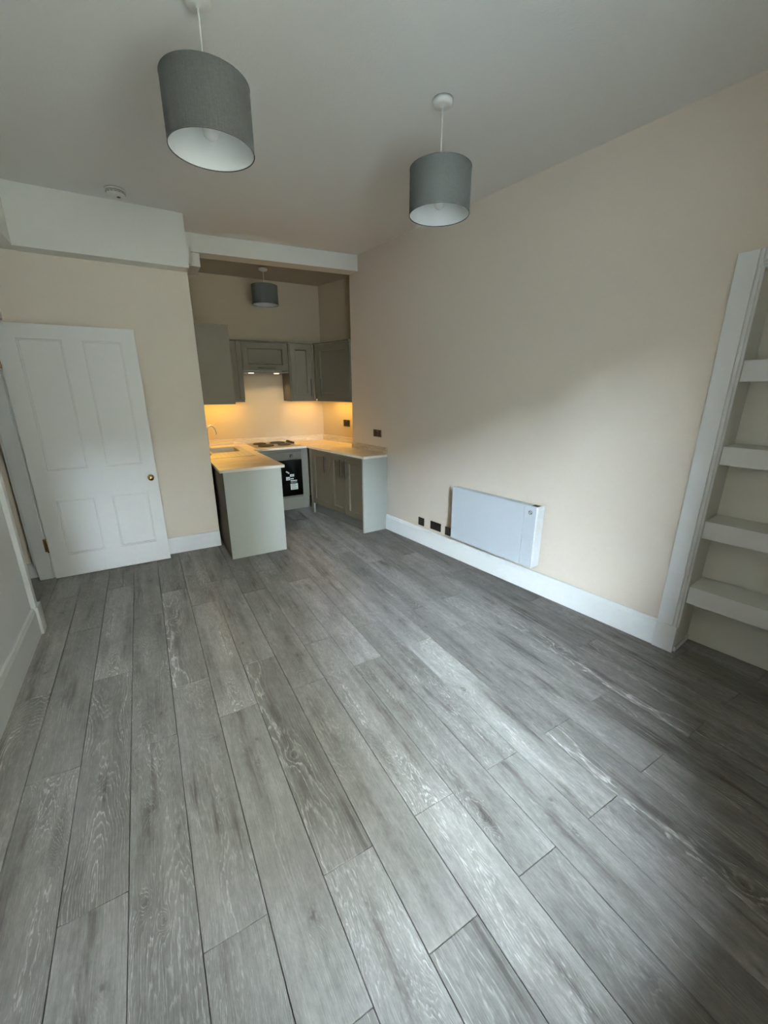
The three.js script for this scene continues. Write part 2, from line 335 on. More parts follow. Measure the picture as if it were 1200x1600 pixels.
// skirting boards
function skirting(name, label, len, pos, turn, h = 0.18) {
  const s = new THREE.Shape([[0, 0], [0.019, 0], [0.019, h - 0.03], [0.015, h - 0.018], [0.013, h - 0.006], [0.009, h], [0, h]].map((p) => new THREE.Vector2(...p)));
  const g = clean(new THREE.ExtrudeGeometry(s, { depth: len, bevelEnabled: false }));   // profile x = out of the wall, length along z
  g.rotateY(-Math.PI / 2); // out -> +z, length -> -x
  g.translate(len, 0, 0);
  const m = struct(name, uvm(g), M.trim, label); m.position.set(...pos); m.rotation.y = turn; return m;
}
{
  const z0 = -3.955, z1 = -1.108, len = (z1 - z0) / RT[1];
  skirting('baseboard_right', 'tall white skirting board along the right wall below the heater', len, rw(z0, 0, 0), RTURN);
  skirting('baseboard_back', 'white skirting board between the open door and the sink cabinet', 0.533 - LX, [LX, 0, BZ], 0, 0.165);
  skirting('baseboard_left', 'white skirting board along the left wall', FZ + 3.25, [LX, 0, FZ], Math.PI / 2, 0.2);
}
// moulded white frame round the alcove
{
  const t = thing('trim_1', 'moulded white frame round the shelved alcove', undefined, rw(-1.107, 0, 0), RTURN, null, 'structure');
  const L = (1.107 + ALC[1]) / RT[1], w = 0.116;
  const profile = (w) => [[0, 0], [0, 0.022], [w - 0.032, 0.022], [w - 0.030, 0.014], [w - 0.026, 0.014], [w - 0.022, 0.027], [w - 0.012, 0.027], [w - 0.008, 0.018], [w, 0.012], [w, 0]];
  const jamb = (y0, y1) => prism(profile(w).map(([x, z]) => [x, z]), y0, y1);
  put(t, 'jamb_casing', [jamb(0.18, 2.24)], M.trim);
  const far = jamb(0.18, 2.24); far.scale(-1, 1, 1); far.translate(L + 0.12, 0, 0);
  const idx = far.attributes.position; for (let i = 0; i < idx.count; i += 3) { for (const k of ['position', 'normal', 'uv']) { const a = far.attributes[k], n = a.itemSize; for (let c = 0; c < n; c++) { const q = a.array[(i + 1) * n + c]; a.array[(i + 1) * n + c] = a.array[(i + 2) * n + c]; a.array[(i + 2) * n + c] = q; } } }
  put(t, 'jamb_casing', [far], M.trim);
  const head = prism(profile(0.08), 0, L - 0.1); head.rotateZ(-Math.PI / 2); head.translate(0.11, 2.24, 0);
  put(t, 'head_casing', [head], M.trim);
  put(t, 'plinth_block', [bx(-0.001, 0, 0, w - 0.004, 0.178, 0.028, 0.002)], M.trim);
  put(t, 'plinth_block', [bx(L + 0.004, 0, 0, L + 0.12, 0.178, 0.028, 0.002)], M.trim);
  put(t, 'skirting', [bx(0.112, 0, -0.234, 0.122, 0.035, 0.0, 0.002)], M.trim);
}
// door frame in the left wall
{
  const t = thing('trim_2', 'white moulded frame of the doorway in the left wall', undefined, [LX, 0, 0], 0, null, 'structure');
  put(t, 'jamb', [bx(-0.152, 0, -4.312, 0.002, 2.08, -4.292, 0.002), bx(-0.152, 0, -4.292, -0.055, 2.08, -4.279, 0.002)], M.trim);
  put(t, 'jamb', [bx(-0.152, 0, -3.352, 0.002, 2.08, -3.330, 0.002)], M.trim);
  put(t, 'head_jamb', [bx(-0.152, 2.08, -4.312, 0.002, 2.11, -3.330, 0.002)], M.trim);
  put(t, 'casing', [bx(0, 0.2, -3.345, 0.018, 2.19, -3.25, 0.003), bx(0, 0.2, -3.275, 0.028, 2.19, -3.25, 0.006)], M.trim);
  put(t, 'casing', [bx(0, 2.10, -4.38, 0.018, 2.19, -3.346, 0.003)], M.trim);
  put(t, 'plinth_block', [bx(0, 0, -3.352, 0.034, 0.2, -3.25, 0.003)], M.trim);
  put(t, 'casing', [bx(-0.17, 0.12, -4.40, -0.152, 2.19, -4.292, 0.003)], M.trim);
}
// the hall skirting seen through the gap at the hinge side
skirting('baseboard_hallway', 'white skirting glimpsed through the doorway beside the hinge', 1.2, [-2.2, 0, BZ], 0, 0.13);

// ---------------------------------------------------------------- open panelled door
{
  const t = thing('door_1', 'open white four-panel door with small brass knob', 'door', [-0.859, 0.006, -4.243], 0, null, 'structure');
  const W = 0.902, H = 2.066, D = 0.042, X = 0.859;
  const P = [[-0.738, 0.950, -0.460, 1.965], [-0.328, 0.950, -0.060, 1.967], [-0.732, 0.205, -0.460, 0.690], [-0.335, 0.205, -0.055, 0.690]].map((p) => [p[0] + X, p[1] - 0.006, p[2] + X, p[3] - 0.006]);
  put(t, 'door_leaf', [plate(rect(0, 0, W, H), -D, D, P.map((p) => rect(...p)), 0.002)], M.door);
  for (const [x0, y0, x1, y1] of P) {
    put(t, 'door_panel', [bx(x0 - 0.004, y0 - 0.004, -D + 0.016, x1 + 0.004, y1 + 0.004, -0.016)], M.door);
    const m = 0.014;
    put(t, 'panel_moulding', [plate(rect(x0, y0, x1, y1), -0.0165, 0.012, [rect(x0 + m, y0 + m, x1 - m, y1 - m)], 0.004)], M.door);
  }
  const k = put(t, 'door_knob', [at(lathe([[0, 0.056], [0.012, 0.055], [0.021, 0.049], [0.025, 0.040], [0.023, 0.031], [0.014, 0.024], [0.009, 0.018], [0.009, 0.008], [0.012, 0.006], [0.026, 0.004], [0.027, 0], [0, 0]], 32), 0.848, 0.814, 0, Math.PI / 2)], M.brass, 'round polished brass door knob');
  put(t, 'door_knob', [at(lathe([[0, 0.056], [0.012, 0.055], [0.021, 0.049], [0.025, 0.040], [0.023, 0.031], [0.014, 0.024], [0.009, 0.018], [0.009, 0.008], [0.012, 0.006], [0.026, 0.004], [0.027, 0], [0, 0]], 32), 0.848, 0.814, -D, -Math.PI / 2)], M.brass);
  for (const y of [0.245, 1.74]) put(t, 'hinge', [bx(-0.030, y, -0.034, -0.001, y + 0.115, -0.030), rod([-0.004, y, -0.002], [-0.004, y + 0.115, -0.002], 0.006, 10)], M.oldBrass, 'tarnished brass butt hinge');
}

// ---------------------------------------------------------------- pendant lamps
function pendant(label, x, z, ceil, y0, y1, r) {
  const t = thing('pendant_lamp', label, 'lamp', [x, ceil, z], 0, 'grey drum pendant lamps');
  const b = y0 - ceil, tp = y1 - ceil;
  put(t, 'ceiling_rose', [lathe([[0, -0.036], [0.008, -0.036], [0.010, -0.031], [0.034, -0.029], [0.045, -0.024], [0.049, -0.014], [0.051, 0], [0, 0]], 40)], M.plastic);
  put(t, 'cord', [rod([0, -0.035, 0], [0, tp - 0.045, 0], 0.0032, 8)], M.plastic);
  const s = put(t, 'lamp_shade', [lathe([[r - 0.0012, b], [r, b], [r, tp], [r - 0.0012, tp]], 96)], M.shade, 'dark grey fabric drum shade');
  const uv = s.geometry.attributes.uv; for (let i = 0; i < uv.count; i++) uv.setXY(i, uv.getX(i), uv.getY(i));
  put(s, 'shade_lining', [lathe([[r - 0.0016, tp - 0.001], [r - 0.0016, b + 0.001]], 96)], M.lining, 'white inner lining');
  const ring = (y) => at(clean(new THREE.TorusGeometry(r - 0.001, 0.0022, 8, 96)), 0, y, 0, Math.PI / 2);
  put(s, 'shade_rim', [ring(b), ring(tp)], M.shade);
  const spokes = []; for (let i = 0; i < 3; i++) { const a = i * 2.094 + 0.4; spokes.push(rod([0.02 * Math.cos(a), tp - 0.03, 0.02 * Math.sin(a)], [(r - 0.002) * Math.cos(a), tp - 0.012, (r - 0.002) * Math.sin(a)], 0.0018, 6)); }
  spokes.push(at(clean(new THREE.TorusGeometry(0.021, 0.002, 6, 24)), 0, tp - 0.03, 0, Math.PI / 2));
  put(t, 'shade_carrier', spokes, M.plastic);
  put(t, 'lamp_holder', [lathe([[0, tp - 0.04], [0.012, tp - 0.042], [0.017, tp - 0.055], [0.019, tp - 0.09], [0.016, tp - 0.10], [0, tp - 0.10]], 24)], M.plastic);
  put(t, 'bulb', [lathe([[0, tp - 0.098], [0.013, tp - 0.10], [0.016, tp - 0.115], [0.027, tp - 0.135], [0.030, tp - 0.152], [0.026, tp - 0.168], [0.014, tp - 0.178], [0, tp - 0.181]], 24)], M.lining);
  return t;
}
pendant('large grey drum pendant lamp over the left half of the living room', 0.40, -2.063, CEIL, 2.513, 2.728, 0.163);
pendant('grey drum pendant lamp hanging beside the long right wall', 1.535, -2.056, CEIL, 2.490, 2.695, 0.160);
pendant('small dark drum pendant lamp hanging in the kitchen recess', 1.42, -5.166, KCEIL, 2.525, 2.722, 0.146);

// smoke alarm
{
  const t = thing('smoke_alarm', 'round white smoke alarm on the ceiling above the door', 'smoke alarm', [0.071, CEIL, -4.02]);
  put(t, 'base_ring', [lathe([[0, -0.012], [0.066, -0.012], [0.068, -0.008], [0.068, 0], [0, 0]], 48)], M.plastic);
  put(t, 'alarm_body', [lathe([[0, -0.046], [0.045, -0.046], [0.057, -0.043], [0.062, -0.036], [0.063, -0.0125], [0, -0.0125]], 48)], M.plastic);
  const vents = []; for (let i = 0; i < 16; i++) { const a = i / 16 * 6.283; vents.push(at(bx(-0.008, -0.003, -0.0012, 0.008, 0.003, 0.0012), 0.0628 * Math.cos(a), -0.026, 0.0628 * Math.sin(a), 0, Math.PI / 2 - a)); }
  put(t, 'vent_slot', vents, M.ventGrey).userData.kind = 'stuff';
  put(t, 'test_button', [at(disc(0.012, 0.004, 24), 0.015, -0.0475, 0.01)], M.plinth);
}

// ---------------------------------------------------------------- panel heater on the right wall
{
  const z0 = -2.835, z1 = -1.965, L = (z1 - z0) / RT[1];
  const t = thing('panel_heater', 'slim white electric panel heater mounted low on the right wall', 'heater', rw(z0, 0.245, 0), RTURN);
  const H = 0.498, f = 0.112;
  put(t, 'heater_body', [bx(0.006, 0.004, 0.028, L - 0.012, H - 0.006, f - 0.012, 0.006)], M.heater);
  put(t, 'front_panel', [bx(0, 0, f - 0.014, L - 0.118, H, f, 0.005)], M.heater);
  put(t, 'control_panel', [bx(L - 0.116, 0, f - 0.014, L - 0.016, H, f, 0.005)], M.heater);
  put(t, 'end_cap', [plate(rect(0, 0, 0.092, H), 0, 0.016, [], 0.005).rotateY(Math.PI / 2).translate(L - 0.016, 0, f)], M.trim);
  put(t, 'end_vent', [bx(L - 0.07, H - 0.0062, 0.042, L - 0.016, H - 0.003, 0.088)], M.dark);
  const dl = put(t, 'control_display', [at(lathe([[0.0125, 0.002], [0.0135, 0.003], [0.0155, 0.003], [0.016, 0], [0.0125, 0]], 32), L - 0.062, H - 0.052, f, Math.PI / 2)], M.bronze, 'small round dark control symbol');
  put(dl, 'display_symbol', [bx(-0.002, -0.012, 0, 0.002, 0.012, 0.002).rotateZ(0.9).translate(L - 0.062, H - 0.052, f)], M.bronze);
  for (const x of [0.16, L - 0.2]) put(t, 'wall_bracket', [bx(x, 0.05, 0, x + 0.04, H - 0.05, 0.03)], M.plastic);
  put(t, 'power_cable', [tube([[0.03, 0.02, 0.06], [-0.02, 0.003, 0.045], [-0.055, 0.012, 0.03], [-0.075, 0.035, 0.02], [-0.082, 0.055, 0.016]], 0.0034)], M.plastic, 'thin white flex');
}

// ---------------------------------------------------------------- sockets and switches
function wallPlate(label, category, pos, turn, w, h, kind, name = 'wall_socket') {
  const t = thing(name, label, category, pos, turn);
  put(t, 'face_plate', [bx(-w / 2, -h / 2, 0, w / 2, h / 2, 0.006, 0.002)], M.bronze);
  const pins = (cx) => [bx(cx - 0.0025, -0.004, 0.0055, cx + 0.0025, 0.006, 0.0066), bx(cx - 0.016, -0.019, 0.0055, cx - 0.008, -0.015, 0.0066), bx(cx + 0.008, -0.019, 0.0055, cx + 0.016, -0.015, 0.0066)];
  if (kind === 'double') { for (const c of [-w / 4, w / 4]) put(t, 'socket_outlet', [bx(c - 0.022, -0.028, 0.005, c + 0.022, 0.012, 0.0062), ...pins(c)], M.bronzeDark); for (const c of [-w / 8, w / 8]) put(t, 'rocker', [bx(c - 0.006, 0.012, 0.005, c + 0.006, 0.028, 0.010, 0.001)], M.bronzeDark); }
  if (kind === 'single') put(t, 'socket_outlet', [bx(-0.02, -0.02, 0.005, 0.02, 0.02, 0.0065), at(clean(new THREE.TorusGeometry(0.006, 0.002, 6, 20)), 0, 0, 0.0065)], M.bronzeDark);
  if (kind === 'switch') { put(t, 'rocker', [bx(-0.026, -0.018, 0.005, -0.006, 0.018, 0.011, 0.0015)], M.bronzeDark); put(t, 'rocker', [bx(0.006, -0.018, 0.005, 0.026, 0.018, 0.011, 0.0015)], M.bronzeDark); put(t, 'indicator', [at(disc(0.004, 0.002, 16), 0, 0.026, 0.0068, Math.PI / 2)], M.steel, 'small metal indicator'); }
  return t;
}
wallPlate('small square dark bronze outlet plate above the skirting, nearest the kitchen', 'wall outlet', rw(-3.36, 0.245), RTURN, 0.088, 0.086, 'single', 'outlet_plate');
wallPlate('wide dark bronze double socket above the skirting, midway between outlet plate and heater', 'wall socket', rw(-3.145, 0.250), RTURN, 0.150, 0.086, 'double');
wallPlate('dark bronze double socket half hidden behind the heater with a white flex', 'wall socket', rw(-2.935, 0.245), RTURN, 0.150, 0.086, 'double');
wallPlate('dark bronze switch plate on the right wall above the worktop end', 'wall switch', rw(-4.138, 1.108), RTURN, 0.150, 0.080, 'switch', 'switch_plate');
{
  const tx = (AW[1][0] - AW[0][0]), tz = (AW[1][1] - AW[0][1]), l = Math.hypot(tx, tz), d = [tx / l, tz / l];
  const p = 0.52; wallPlate('dark bronze socket on the warmly lit wall above the kitchen worktop', 'wall socket', [AW[0][0] + d[0] * p * l - 0.001, 1.15, AW[0][1] + d[1] * p * l], turnOf(...d), 0.13, 0.086, 'switch');
}

// ---------------------------------------------------------------- alcove shelves
{
  const p0 = -0.990, L = (0.985 + ALC[1]) / RT[1];
  const spots = [[1.738, 1.634, 'topmost thick white alcove shelf, close under the frame head'], [1.299, 1.199, 'second white alcove shelf from the top, at chest height'], [0.872, 0.769, 'third white alcove shelf from the top, level with a worktop'], [0.458, 0.350, 'lowest white alcove shelf, just above the dark floor']];
  for (const [y1, y0, label] of spots) {
    const t = thing('alcove_shelf', label, 'shelf', rw(p0, y0, 0), RTURN, 'thick white shelves in the alcove');
    const h = y1 - y0;
    put(t, 'shelf_board', [bx(0, h - 0.022, -0.232, L, h - 0.001, -0.018)], M.alcove);
    put(t, 'shelf_fascia', [bx(0, 0, -0.018, L, h, 0.0, 0.002)], M.trim);
    put(t, 'shelf_underside', [bx(0.002, 0.004, -0.230, L - 0.002, 0.014, -0.019)], M.alcove);
  }
}

// ---------------------------------------------------------------- kitchen
const WT = 0.886, WB = 0.860;
const A = [2.02, -3.936], B = [1.80, -5.10];
const ABt = (() => { const x = A[0] - B[0], z = A[1] - B[1], l = Math.hypot(x, z); return [x / l, z / l, l]; })();
// a shaker door in the xy plane, front at z = 0, frame w wide
function shaker(parent, x0, y0, x1, y1, fw = 0.075, name = 'door', mat = M.unit) {
  const d = put(parent, name, [plate(rect(x0, y0, x1, y1), -0.02, 0.02, [rect(x0 + fw, y0 + fw, x1 - fw, y1 - fw)], 0.0018)], mat);
  put(d, 'door_panel', [bx(x0 + fw - 0.004, y0 + fw - 0.004, -0.018, x1 - fw + 0.004, y1 - fw + 0.004, -0.0125)], mat);
  const f = 0.009, xi0 = x0 + fw, xi1 = x1 - fw, yi0 = y0 + fw, yi1 = y1 - fw;   // sloped inner edge
  const P = []; const q = (a, b, c, e) => { for (const p of [a, b, c, a, c, e]) P.push(...p); };
  const o = [[xi0, yi0, -0.0015], [xi1, yi0, -0.0015], [xi1, yi1, -0.0015], [xi0, yi1, -0.0015]], n = [[xi0 + f, yi0 + f, -0.0128], [xi1 - f, yi0 + f, -0.0128], [xi1 - f, yi1 - f, -0.0128], [xi0 + f, yi1 - f, -0.0128]];
  for (let i = 0; i < 4; i++) { const j = (i + 1) % 4; q(o[i], o[j], n[j], n[i]); }
  const g = new THREE.BufferGeometry(); g.setAttribute('position', new THREE.Float32BufferAttribute(P, 3)); g.computeVertexNormals();
  put(d, 'inner_bead', [uvm(g)], mat);
  return d;
}
function barHandle(parent, a, b, out = 0.032) {   // black T-bar standing off the face
  const v = new THREE.Vector3(b[0] - a[0], b[1] - a[1], 0), p = (k) => [a[0] + v.x * k, a[1] + v.y * k];
  const [p1, p2] = [p(0.14), p(0.86)];
  return put(parent, 'handle', [rod([a[0], a[1], out], [b[0], b[1], out], 0.0082, 14), rod([p1[0], p1[1], 0], [p1[0], p1[1], out], 0.0045, 10), rod([p2[0], p2[1], 0], [p2[0], p2[1], out], 0.0045, 10)], M.handle, 'black bar handle');
}
// worktop, one U-shaped run with a cut-out for the sink bowl
const BOWL = [0.635, -5.43, 0.955, -5.02];
{
  const t = thing('worktop', 'pale wood-effect U-shaped kitchen worktop with upstands', 'worktop', [0, 0, 0]);
  const out = [[0.535, -3.90], [1.137, -3.905], [1.112, -5.10], [1.797, -5.10], [2.024, -3.928], [RX(-3.955) - 0.001, -3.955], [RX(REND) - 0.001, REND + 0.001], [2.512, REND - 0.003], [2.262, -5.657], [0.537, -5.725]];
  put(t, 'worktop_board', [prism(out, WB + 0.0005, WT, [[[BOWL[0], BOWL[1]], [BOWL[2], BOWL[1]], [BOWL[2], BOWL[3]], [BOWL[0], BOWL[3]]]], 0)], M.worktop);
  const edge = (a, b) => { const x = b[0] - a[0], z = b[1] - a[1], l = Math.hypot(x, z), n = [-z / l, x / l]; return prism([a, b, [b[0] + n[0] * 0.0015, b[1] + n[1] * 0.0015], [a[0] + n[0] * 0.0015, a[1] + n[1] * 0.0015]], WB + 0.0005, WT); };
  put(t, 'edge_strip', [edge(out[0], out[1]), edge(out[1], out[2]), edge(out[2], out[3]), edge(out[3], out[4]), edge(out[4], out[5])], M.worktopEdge, 'pale edging strip');
  const strip = (a, b, th, h) => { const x = b[0] - a[0], z = b[1] - a[1], l = Math.hypot(x, z), n = [-z / l, x / l]; return prism([a, b, [b[0] + n[0] * th, b[1] + n[1] * th], [a[0] + n[0] * th, a[1] + n[1] * th]], WT, WT + h); };
  put(t, 'upstand', [strip([0.537, -5.725], [2.262, -5.657], 0.018, 0.075)], M.worktop);
  put(t, 'upstand', [strip([2.262, -5.657], [2.512, REND - 0.003], 0.018, 0.075)], M.worktop);
  put(t, 'upstand', [strip([RX(REND) - 0.001, REND + 0.002], [RX(-3.955) - 0.001, -3.955], 0.018, 0.075)], M.worktop);
}
// sink run, seen by its plain end panel
{
  const t = thing('sink_cabinet', 'sage grey sink cabinet with a plain end panel facing the room', 'cabinet', [0, 0, 0]);
  put(t, 'carcass', [bx(0.575, 0.14, -5.06, 1.06, WB - 0.16, -3.94)], M.unit);
  put(t, 'end_panel', [bx(0.565, 0, -3.933, 1.104, WB, -3.914, 0.0015)], M.unitLit);
  put(t, 'side_panel', [bx(0.565, 0, -5.05, 0.583, WB, -3.934)], M.unit);
  for (const [a, b] of [[-4.49, -3.938], [-5.06, -4.495]]) { const g = new THREE.Group(); g.name = 'door'; g.position.set(1.082, 0, b); g.rotation.y = Math.PI / 2; t.add(g); shaker(g, 0, 0.14, b - a, WB - 0.012, 0.075, 'door_leaf'); barHandle(g, [0.05, 0.6], [0.05, 0.8]); }
  put(t, 'plinth', [bx(1.02, 0, -5.06, 1.035, 0.138, -3.935)], M.plinth);
}
// stainless sink and tap
{
  const t = thing('kitchen_sink', 'inset stainless steel sink with drainer in the left worktop', 'sink', [0, WT, 0]);
  const [x0, z0, x1, z1] = BOWL;
  const SX0 = 0.562, SX1 = 1.03, SZ0 = -5.50, SZ1 = -4.62;
  put(t, 'sink_deck', [prism([[SX0, SZ0], [SX1, SZ0], [SX1, SZ1], [SX0, SZ1]], 0.0005, 0.005, [[[x0 + 0.004, z0 + 0.004], [x1 - 0.004, z0 + 0.004], [x1 - 0.004, z1 - 0.004], [x0 + 0.004, z1 - 0.004]]], 0.0015)], M.steelSoft);
  put(t, 'bowl', [bx(x0 + 0.002, -0.15, z0 + 0.002, x0 + 0.004, 0.002, z1 - 0.002), bx(x1 - 0.004, -0.15, z0 + 0.002, x1 - 0.002, 0.002, z1 - 0.002), bx(x0 + 0.004, -0.15, z0 + 0.002, x1 - 0.004, 0.002, z0 + 0.004), bx(x0 + 0.004, -0.15, z1 - 0.004, x1 - 0.004, 0.002, z1 - 0.002), bx(x0 + 0.002, -0.152, z0 + 0.002, x1 - 0.002, -0.15, z1 - 0.002)], M.steelSoft);
  for (let i = 0; i < 7; i++) put(t, 'drainer_rib', [bx(0.635 + i * 0.05, 0.004, -4.95, 0.645 + i * 0.05, 0.0075, -4.68, 0.0016)], M.steelSoft);
  put(t, 'waste', [at(lathe([[0, 0.003], [0.02, 0.003], [0.035, 0.005], [0.04, 0], [0, 0]], 32), 0.795, -0.149, -5.22)], M.steel);
}
{
  const t = thing('tap', 'slim swan-neck steel tap behind the kitchen sink', 'tap', [0.633, WT + 0.005, -5.24]);
  put(t, 'tap_base', [lathe([[0, 0.05], [0.014, 0.05], [0.018, 0.044], [0.019, 0.01], [0.025, 0.004], [0.026, 0], [0, 0]], 24)], M.steel);
  put(t, 'spout', [tube([[0, 0.04, 0], [0, 0.14, 0], [0.0, 0.22, 0], [0.012, 0.268, 0], [0.045, 0.293, 0], [0.082, 0.275, 0], [0.10, 0.235, 0], [0.107, 0.185, 0]], 0.0095, 60, 14)], M.steel);
  put(t, 'lever', [rod([0.012, 0.035, 0.0], [0.012, 0.045, 0.05], 0.005, 10)], M.steel);
}
{
  const g = new THREE.IcosahedronGeometry(0.018, 2), p = g.attributes.position, r = rng(3);
  for (let i = 0; i < p.count; i++) { const k = 0.75 + 0.5 * Math.abs(noise(p.getX(i) * 160 + 4, p.getY(i) * 160 + p.getZ(i) * 140)); p.setXYZ(i, p.getX(i) * k, p.getY(i) * k * 0.9, p.getZ(i) * k); }
  g.computeVertexNormals();
  const m = put(scene, 'paper_scrap', [clean(g)], M.paper); m.position.set(0.588, WT + 0.0165, -4.86);
  tag(m, 'small crumpled white scrap beside the kitchen sink, next to the wall edge', 'scrap');
}
// oven housing and oven
const OZ = -5.165;
{
  const t = thing('oven_housing', 'grey built-in oven housing under the hob', 'cabinet', [0, 0, 0]);
  put(t, 'stile', [bx(1.736, 0.166, OZ - 0.02, 1.826, 0.856, OZ, 0.0015)], M.unitHalfShaded);
  put(t, 'stile', [bx(1.095, 0.166, OZ - 0.02, 1.132, 0.856, OZ, 0.0015)], M.unitHalfShaded);
  put(t, 'top_rail', [bx(1.133, 0.820, OZ - 0.02, 1.735, 0.856, OZ, 0.0015)], M.unitHalfShaded);
  put(t, 'bottom_rail', [bx(1.133, 0.166, OZ - 0.02, 1.735, 0.208, OZ, 0.0015)], M.unitHalfShaded);
  put(t, 'plinth', [bx(1.06, 0, OZ - 0.165, 1.90, 0.160, OZ - 0.147)], M.unitHalfShaded);
  put(t, 'carcass', [bx(1.097, 0.165, -5.66, 1.131, 0.855, OZ - 0.022), bx(1.737, 0.165, -5.62, 1.77, 0.855, OZ - 0.022), bx(1.133, 0.165, -5.66, 1.735, 0.185, OZ - 0.022)], M.unitHalfShaded);
}
{
  const t = thing('oven', 'built-in black glass oven still carrying paper labels', 'oven', [1.135, 0.209, OZ]);
  put(t, 'oven_body', [bx(0.006, 0.004, -0.48, 0.592, 0.60, -0.005)], M.plinth);
  put(t, 'control_panel', [bx(0.002, 0.506, -0.004, 0.598, 0.609, 0.014, 0.002)], M.steelDark);
  for (const x of [0.136, 0.464]) { const k = put(t, 'knob', [at(lathe([[0, 0.024], [0.015, 0.024], [0.018, 0.020], [0.019, 0.002], [0.024, 0], [0, 0]], 28), x, 0.553, 0.014, Math.PI / 2)], M.bronze); put(k, 'knob_pointer', [bx(x - 0.0015, 0.553, 0.037, x + 0.0015, 0.570, 0.039)], M.dark); }
  const d = put(t, 'oven_door', [bx(0.002, 0.026, -0.004, 0.598, 0.503, 0.020, 0.003)], M.blackGlass, 'black glass oven door');
  put(t, 'vent_strip', [bx(0.002, 0.0, -0.004, 0.598, 0.024, 0.010, 0.001)], M.steelDark);
  const lab = (x0, y0, x1, y1, lines, turn = 0) => {
    const s = put(t, 'label', [at(bx(-(x1 - x0) / 2, -(y1 - y0) / 2, 0.0201, (x1 - x0) / 2, (y1 - y0) / 2, 0.0206), (x0 + x1) / 2, (y0 + y1) / 2, 0, 0, 0, turn)], M.paper, 'white paper label on the glass');
    for (let i = 0; i < lines; i++) put(s, 'printed_rule', [bx(x0 + 0.012, y0 + 0.012 + i * 0.018, 0.0206, x1 - 0.012 - (i % 2) * 0.02, y0 + 0.018 + i * 0.018, 0.0208)], M.unit);
  };
  lab(0.428, 0.109, 0.527, 0.190, 4); lab(0.428, 0.284, 0.484, 0.316, 1); lab(0.374, 0.240, 0.426, 0.284, 1);
  lab(0.430, 0.248, 0.474, 0.264, 0); lab(0.432, 0.222, 0.520, 0.236, 0); lab(0.432, 0.204, 0.518, 0.210, 0); lab(0.376, 0.335, 0.425, 0.352, 0, -0.6);
}
// right-hand base units
function abFrame(name, label, s0) { return thing(name, label, 'cabinet', [A[0] - ABt[0] * s0, 0, A[1] - ABt[1] * s0], turnOf(ABt[0], ABt[1])); }   // local +x back towards A
{
  const t = abFrame('base_cabinet', 'grey single-door base cabinet in the right corner beside the oven', 1.15), S = 1.15;
  put(t, 'carcass', [bx(0.02, 0.14, -0.30, S - 0.668, WB - 0.002, -0.022)], M.unit);
  const d = shaker(t, S - 1.085, 0.142, S - 0.669, 0.848, 0.072); barHandle(d, [S - 0.742, 0.600], [S - 0.742, 0.808]);
  put(t, 'corner_post', [bx(S - 1.145, 0, -0.028, S - 1.092, WB - 0.002, -0.004, 0.002)], M.unitHalfShaded);
  put(t, 'plinth', [bx(S - 1.09, 0, -0.075, S - 0.668, 0.138, -0.06)], M.plinth);
}
{
  const t = abFrame('base_cabinet', 'grey double-door base cabinet at the open end of the right worktop', 0.664), S = 0.664;
  put(t, 'carcass', [bx(0.002, 0.14, -0.22, S - 0.05, WB - 0.002, -0.022)], M.unit);
  const d1 = shaker(t, S - 0.661, 0.142, S - 0.346, 0.848, 0.072); barHandle(d1, [S - 0.402, 0.596], [S - 0.402, 0.812]);
  const d2 = shaker(t, S - 0.341, 0.142, S - 0.022, 0.848, 0.072); barHandle(d2, [S - 0.345 + 0.045, 0.596], [S - 0.345 + 0.045, 0.812]);
  put(t, 'plinth', [bx(S - 0.662, 0, -0.075, S - 0.02, 0.138, -0.06)], M.plinth);
  const e = put(t, 'end_panel', [prism([[2.02, -3.936], [2.337, -3.953], [2.335, -3.972], [2.017, -3.955]], 0, WB)], M.unitLit);
  e.geometry.translate(-t.position.x, 0, -t.position.z); e.geometry.rotateY(-t.rotation.y);
}
// hob
{
  const t = thing('hob', 'four-plate electric hob set into the back worktop', 'hob', [1.455, WT, -5.42], rad(2));
  put(t, 'hob_tray', [bx(-0.29, 0.0005, -0.235, 0.29, 0.007, 0.235, 0.003)], M.steel);
  for (const [x, z, r] of [[-0.155, -0.11, 0.085], [-0.135, 0.115, 0.10], [0.085, -0.11, 0.10], [0.105, 0.115, 0.085]]) {
    const p = put(t, 'hot_plate', [at(lathe([[0, 0.016], [0.022, 0.016], [0.026, 0.019], [r - 0.008, 0.020], [r - 0.001, 0.017], [r, 0.009], [0, 0.009]], 40), x, 0, z)], M.iron, 'black cast-iron plate');
    put(p, 'plate_ring', [at(lathe([[r + 0.001, 0.0075], [r + 0.006, 0.010], [r + 0.012, 0.0075]], 40), x, 0, z)], M.steel);
  }
  for (let i = 0; i < 4; i++) put(t, 'control_knob', [at(lathe([[0, 0.030], [0.015, 0.030], [0.019, 0.026], [0.021, 0.008], [0, 0.008]], 24), 0.250, 0, -0.17 + i * 0.07)], M.iron);
}
